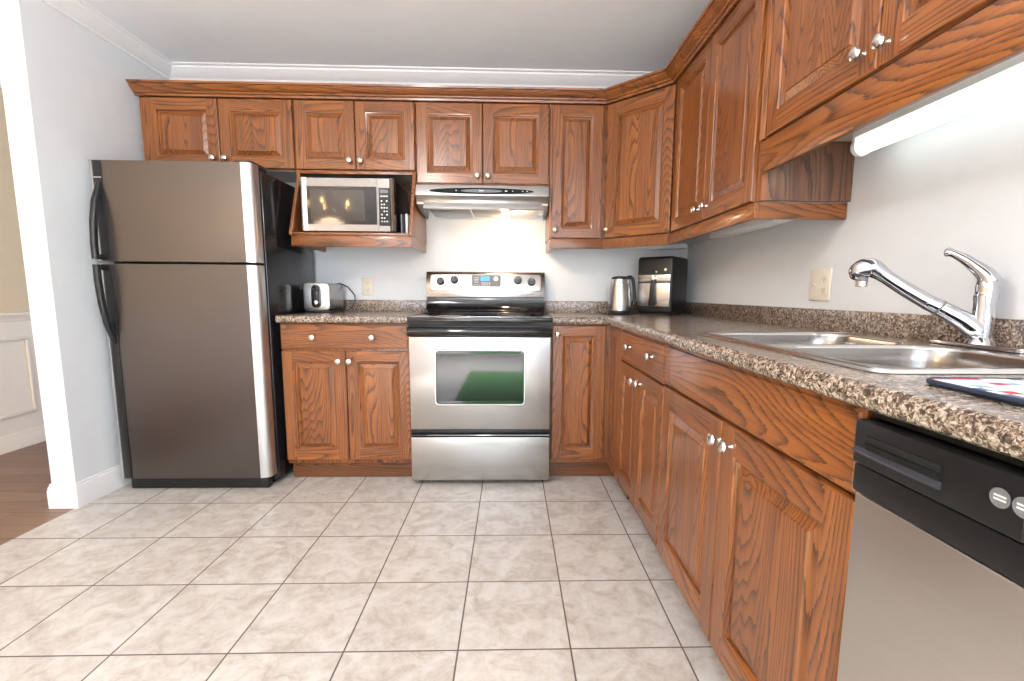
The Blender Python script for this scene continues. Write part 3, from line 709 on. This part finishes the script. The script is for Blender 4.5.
# ------------------------------------------------------------------ dishwasher
d = thing('dishwasher', 'dishwasher with steel door and black control panel at the right edge', 'dishwasher', (XR, -2.470, 0), -PI/2)
DW = .60
b = MB(); b.box(.004, DW-.004, -.600, -.03, .10, .868, M['black']); b.box(.01, DW-.01, -.56, -.54, .002, .10, M['black']); b.box(.002, DW-.002, -.617, -.574, .8685, .8835, M['dark']); b.build('body', d)
b = MB(); b.box(.003, DW-.003, -.634, -.602, .105, .752, M['dwsteel'], bevel=.004, seg=3); b.build('door', d)
b = MB(); b.box(.003, DW-.003, -.640, -.602, .755, .798, M['dwblack'], bevel=.004)
b.box(.003, DW-.003, -.644, -.602, .7995, .867, M['dwblack'], bevel=.005)
b.box(.245, DW-.006, -.6452, -.643, .803, .862, M['blackgloss'], bevel=.0008)
cp = b.build('control_panel', d)
b = MB()
b.box(.030, .150, -.6456, -.6435, .827, .833, M['dark']); b.box(.030, .150, -.6456, -.6435, .837, .847, M['dark']); b.prism([(-.6435, .816), (-.652, .819), (-.652, .822), (-.6435, .827)], 'x', .012, .152, M['lipdark'])
b.box(.030, .150, -.649, -.6435, .8335, .8365, M['dwblack'])
b.build('vent', cp)
for x in (.221, .2445, .268, .345):
    b = MB(); Mx = T((x, -.6452, .838)) @ Rm(PI/2, 'X')
    b.lathe([(.0108, 0), (.0108, .0012), (.0095, .0012), (.0093, .0004)], M['grey'], Mx, n=28); b.lathe([(.0094, .0003), (0, .0003)], M['dwblack'], Mx, n=28)
    b.box(-.0065, .0065, .0010, .0030, .0004, .0010, M['print'], M4=Mx); b.box(-.0065, .0065, -.0030, -.0010, .0004, .0010, M['print'], M4=Mx); b.build('button', cp)

# ------------------------------------------------------------------ small things
# toaster
t_ = thing('toaster', 'brushed steel toaster with black control panel beside the refrigerator', 'toaster', (-.603, -.185, CT))
b = MB()
def rr3(w2, h0, h1, r): return rrect(-w2, w2, h0, h1, r, 5)
b.prism(rr3(.078, .012, .178, .028), 'y', -.125, -.105, M['steel'], bevel=.006, seg=3)
b.prism(rr3(.075, .012, .174, .030), 'y', -.106, .115, M['steel'])
b.box(-.028, -.010, -.09, .09, .171, .176, M['dark']); b.box(.010, .028, -.09, .09, .171, .176, M['dark'])
b.build('body', t_)
b = MB(); b.box(-.074, .074, -.118, .110, .0005, .014, M['black'], bevel=.004); b.build('base', t_)
b = MB(); b.prism(rrect(-.028, .028, .030, .166, .027, 8), 'y', -.130, -.1245, M['blackgloss'], bevel=.001)
b.box(-.018, .018, -.144, -.130, .128, .142, M['black'], bevel=.004); pn = b.build('control_panel', t_)
b = MB(); b.lathe([(.012, 0), (.012, .010), (0, .012)], M['nickel'], T((0, -.130, .062)) @ Rm(PI/2, 'X'), n=20); b.build('knob', pn)
b = MB(); b.tube([(-.03, .118, .10), (0, .135, .172), (.05, .140, .178), (.10, .140, .155), (.140, .135, .105), (.145, .125, .06), (.12, .12, .02), (.09, .12, .005)], .0035, M['black'], n=8); b.build('cord', t_)
# kettle
k_ = thing('electric_kettle', 'steel electric kettle with black base and handle near the corner', 'kettle', (1.205, -.265, CT))
b = MB(); b.lathe([(.0735, .024), (.0735, .030), (.070, .08), (.062, .16), (.054, .212), (.0535, .216)], M['steel'], n=40); b.lathe([(0, .026), (.073, .026)], M['steel'])
b.prism([(-.022, 0), (.022, 0), (0, .05)], 'y', -.010, .010, M['steel'], bevel=.002, M4=T((-.018, -.058, .170)) @ Rm(-.3, 'Z') @ Rm(-.15, 'X'))
b.build('body', k_)
b = MB(); b.lathe([(0, .0005), (.080, .0005), (.082, .006), (.076, .014), (.076, .022), (.074, .026), (0, .026)], M['black'], n=36); b.build('base', k_)
b = MB(); b.lathe([(.0545, .213), (.053, .222), (.040, .229), (.012, .232), (0, .232)], M['black'], n=32); b.build('lid', k_)
b = MB(); b.tube([(.040, .0, .224), (.062, 0, .226), (.076, 0, .214), (.084, 0, .17), (.090, 0, .11), (.086, 0, .060), (.066, 0, .050)], [.010, .012, .012, .011, .010, .010, .009], M['black'], n=12); b.build('handle', k_)
b = MB(); b.tube([(-.06, .01, .006), (-.095, .02, .004), (-.115, .06, .010), (-.120, .10, .03), (-.105, .150, .045), (-.095, .19, .05)], .0035, M['black'], n=8); b.build('cord', k_)
# air fryer, turned towards the room
th = math.radians(40); wF, dF, hF = .222, .245, .345
a_ = thing('air_fryer', 'tall black air fryer with steel basket front in the counter corner', 'air fryer', (1.478-.5*wF*math.cos(th)+.5*dF*math.sin(th), -.405+.5*wF*math.sin(th)+.5*dF*math.cos(th), CT), -th)
b = MB(); b.box(-wF/2, wF/2, -dF/2, dF/2, .012, hF, M['black'], bevel=.016, seg=4); b.box(-wF/2+.02, wF/2-.02, -dF/2+.02, dF/2-.02, .0005, .014, M['black']); b.build('body', a_)
b = MB(); b.prism([(-wF/2+.010, .196), (wF/2-.012, .196), (wF/2-.012, .240), (-wF/2+.010, .240)], 'y', -dF/2-.008, -dF/2+.001, M['steel'], bevel=.003); b.build('trim_band', a_)
b = MB(); b.prism([(-wF/2+.010, .052), (wF/2-.012, .052), (wF/2-.012, .192), (-wF/2+.010, .192)], 'y', -dF/2-.010, -dF/2+.001, M['steel'], bevel=.004); bk = b.build('basket', a_)
b = MB(); b.prism([(-.022, .056), (.018, .056), (.010, .215), (-.010, .215)], 'y', -dF/2-.034, -dF/2-.009, M['black'], bevel=.005)
b.box(-.010, .010, -dF/2-.036, -dF/2-.01, .205, .236, M['nickel'], bevel=.003); b.build('handle', bk)
b = MB(); b.lathe([(.008, 0), (.008, .006), (0, .007)], M['nickel'], T((.066, -dF/2, .268)) @ Rm(PI/2, 'X'), n=16); b.build('dial', a_)
b = MB(); b.lathe([(.005, 0), (.005, .003), (0, .003)], M['nickel'], T((.010, -dF/2, .256)) @ Rm(PI/2, 'X'), n=12); b.build('indicator', a_)

# outlets
o1 = thing('electrical_outlet', 'almond electrical outlet on the back wall between toaster and stove', 'outlet', (-.391, 0, 1.084))
b = MB(); b.box(-.038, .038, -.007, -.0005, -.060, .060, M['almond'], bevel=.003, seg=3); b.build('cover_plate', o1)
for z in (-.022, .022):
    b = MB(); b.prism(rrect(-.016, .016, z-.0145, z+.0145, .010, 5), 'y', -.0085, -.0065, M['almond'])
    for x in (-.007, .006): b.box(x-.001, x+.001, -.0090, -.0084, z-.002, z+.007, M['slot'])
    b.lathe([(.0022, 0), (.0022, .0005), (0, .0005)], M['slot'], T((0, -.0085, z-.008)) @ Rm(PI/2, 'X'), n=10); b.build('socket', o1)
o2 = thing('light_switch', 'almond wall plate with switch and socket above the counter left of the faucet', 'switch plate', (XR, -1.390, 1.087), -PI/2)
b = MB(); b.box(-.060, .060, -.007, -.0005, -.060, .060, M['almond'], bevel=.003, seg=3); b.build('cover_plate', o2)
b = MB(); b.box(-.028, -.018, -.008, -.0065, -.011, .011, M['almond']); b.prism([(-.007, -.006), (-.007, .004), (-.019, .011), (-.020, .006)], 'x', -.026, -.020, M['almond'], bevel=.001); b.build('toggle', o2)
for z in (-.020, .020):
    b = MB(); b.prism(rrect(.010, .040, z-.014, z+.014, .009, 5), 'y', -.0085, -.0065, M['almond'])
    for x in (.019, .031): b.box(x-.001, x+.001, -.0090, -.0084, z-.003, z+.006, M['slot'])
    b.lathe([(.0022, 0), (.0022, .0005), (0, .0005)], M['slot'], T((.025, -.0085, z-.008)) @ Rm(PI/2, 'X'), n=10); b.build('socket', o2)

# under-cabinet lights
u1 = thing('under_cabinet_light', 'long lit fluorescent batten under the cabinet over the sink', 'light fixture', (1.612, -2.12, 1.5555))
b = MB(); b.box(-.030, .030, -.455, .455, -.034, -.0005, M['white'], bevel=.003); b.build('housing', u1)
b = MB(); b.tube([(-.004, -.445, -.058), (-.004, .445, -.058)], .024, M['tube'], n=20); b.build('tube', u1)
for y in (-.451, .451):
    b = MB(); b.box(-.030, .024, y-.006, y+.006, -.060, -.001, M['white'], bevel=.002); b.tube([(-.004, y-.008, -.058), (-.004, y+.008, -.058)], .028, M['white'], n=20); b.build('end_cap', u1)
for nm, lab, loc, rz, ln in (('under_cabinet_light', 'slim unlit white light under the cabinets at the back corner', (1.36, -.11, 1.363), 0, .57),
                             ('under_cabinet_light', 'slim unlit white light under the right wall cabinet, left of the lit batten', (1.60, -.99, 1.364), PI/2, .60)):
    u2 = thing(nm, lab, 'light fixture', loc, rz)
    b = MB(); b.box(-ln/2, ln/2, -.04, .04, -.030, -.0005, M['white'], bevel=.004); b.build('housing', u2)
    b = MB(); b.box(-ln/2+.03, ln/2-.05, -.030, .030, -.0335, -.029, M['white'], bevel=.002); b.build('diffuser', u2)

# hood lamp's own light
l = bpy.data.lights.new('hood_lamp', 'POINT'); l.energy = 4.5; l.color = (1, .72, .45); l.shadow_soft_size = .02
o = bpy.data.objects.new('hood_lamp', l); C.objects.link(o); o.location = (.502, -.33, 1.496)
# quilted mat on the counter
q = thing('drying_mat', 'red, white and blue quilted dish mat on the counter before the sink', 'mat', (1.140, -2.482, CT+.001), -PI/2-.06)
b = MB(); b.prism(rrect(.006, .424, .006, .294, .020, 5), 'z', .001, .0075, M['quilt'], bevel=.0025, seg=3); b.build('quilted_panel', q)
b = MB(); pts = [(x, y, .0042) for x, y in rrect(.004, .426, .004, .296, .022, 6)]; b.tube(pts, .0041, M['navy'], n=8, closed=True); b.build('binding', q)

# ------------------------------------------------------------------ behind the viewpoint: added ceiling lights and rug, and the reflected chandelier
for (x, y, pw, lab) in ((-.25, -2.45, 32, 'added frosted ceiling light nearer the stove, out of view'), (.10, -5.6, 10, 'added frosted ceiling light farther from the stove, out of view')):  # made-up lamps out of view that brighten the room
    cl_ = thing('added_ceiling_light', lab, 'added ceiling light', (x, y, H))
    b = MB(); b.lathe([(0, -.001), (.07, -.001), (.065, -.018), (.008, -.022), (.008, -.17), (0, -.17)], M['white'], n=40); b.build('stem', cl_)
    b = MB(); b.lathe([(.19, -.10), (.175, -.135), (.13, -.165), (.06, -.182), (0, -.185)], M['dome'], n=40); b.build('dome', cl_)
    l = bpy.data.lights.new('added_ceiling_lamp', 'POINT'); l.energy = pw; l.color = (1, .97, .94); l.shadow_soft_size = .12
    o = bpy.data.objects.new('added_ceiling_lamp', l); C.objects.link(o); o.location = (x, y, H-.30)
ch = thing('chandelier', 'brass chandelier with candle bulbs in the dining area', 'chandelier', (-1.75, -3.9, H))
b = MB(); b.lathe([(0, -.001), (.06, -.001), (.055, -.02), (.01, -.03), (.008, -.30), (.02, -.32), (.035, -.36), (.02, -.42), (0, -.44)], M['brass'], n=24); b.build('stem', ch)
for k in range(5):
    a = 2*PI*k/5+.3; cxx, syy = math.cos(a), math.sin(a)
    b = MB(); b.tube([(.02*cxx, .02*syy, -.38), (.10*cxx, .10*syy, -.42), (.20*cxx, .20*syy, -.41), (.26*cxx, .26*syy, -.34)], .006, M['brass'], n=8); b.lathe([(.03, 0), (.012, -.012), (.010, .05), (0, .05)], M['brass'], T((.26*cxx, .26*syy, -.335)), n=16)
    ar = b.build('arm', ch)
    b = MB(); b.lathe([(.010, 0), (.019, .02), (.016, .045), (.004, .07), (0, .072)], M['warm'], T((.26*cxx, .26*syy, -.285)), n=16); b.build('bulb', ar)
l = bpy.data.lights.new('chandelier_lamp', 'POINT'); l.energy = 28; l.color = (1, .74, .48); l.shadow_soft_size = .2
o = bpy.data.objects.new('chandelier_lamp', l); C.objects.link(o); o.location = (-1.75, -3.9, H-.62)
b = MB(); b.box(.0, .75, -4.4, -2.40, .001, .012, M['green'], bevel=.003); tag(b.build('added_reflection_rug'), 'green rug added out of view for the green reflection in the oven window', 'rug')  # unseen rug added so that the oven glass reflects green
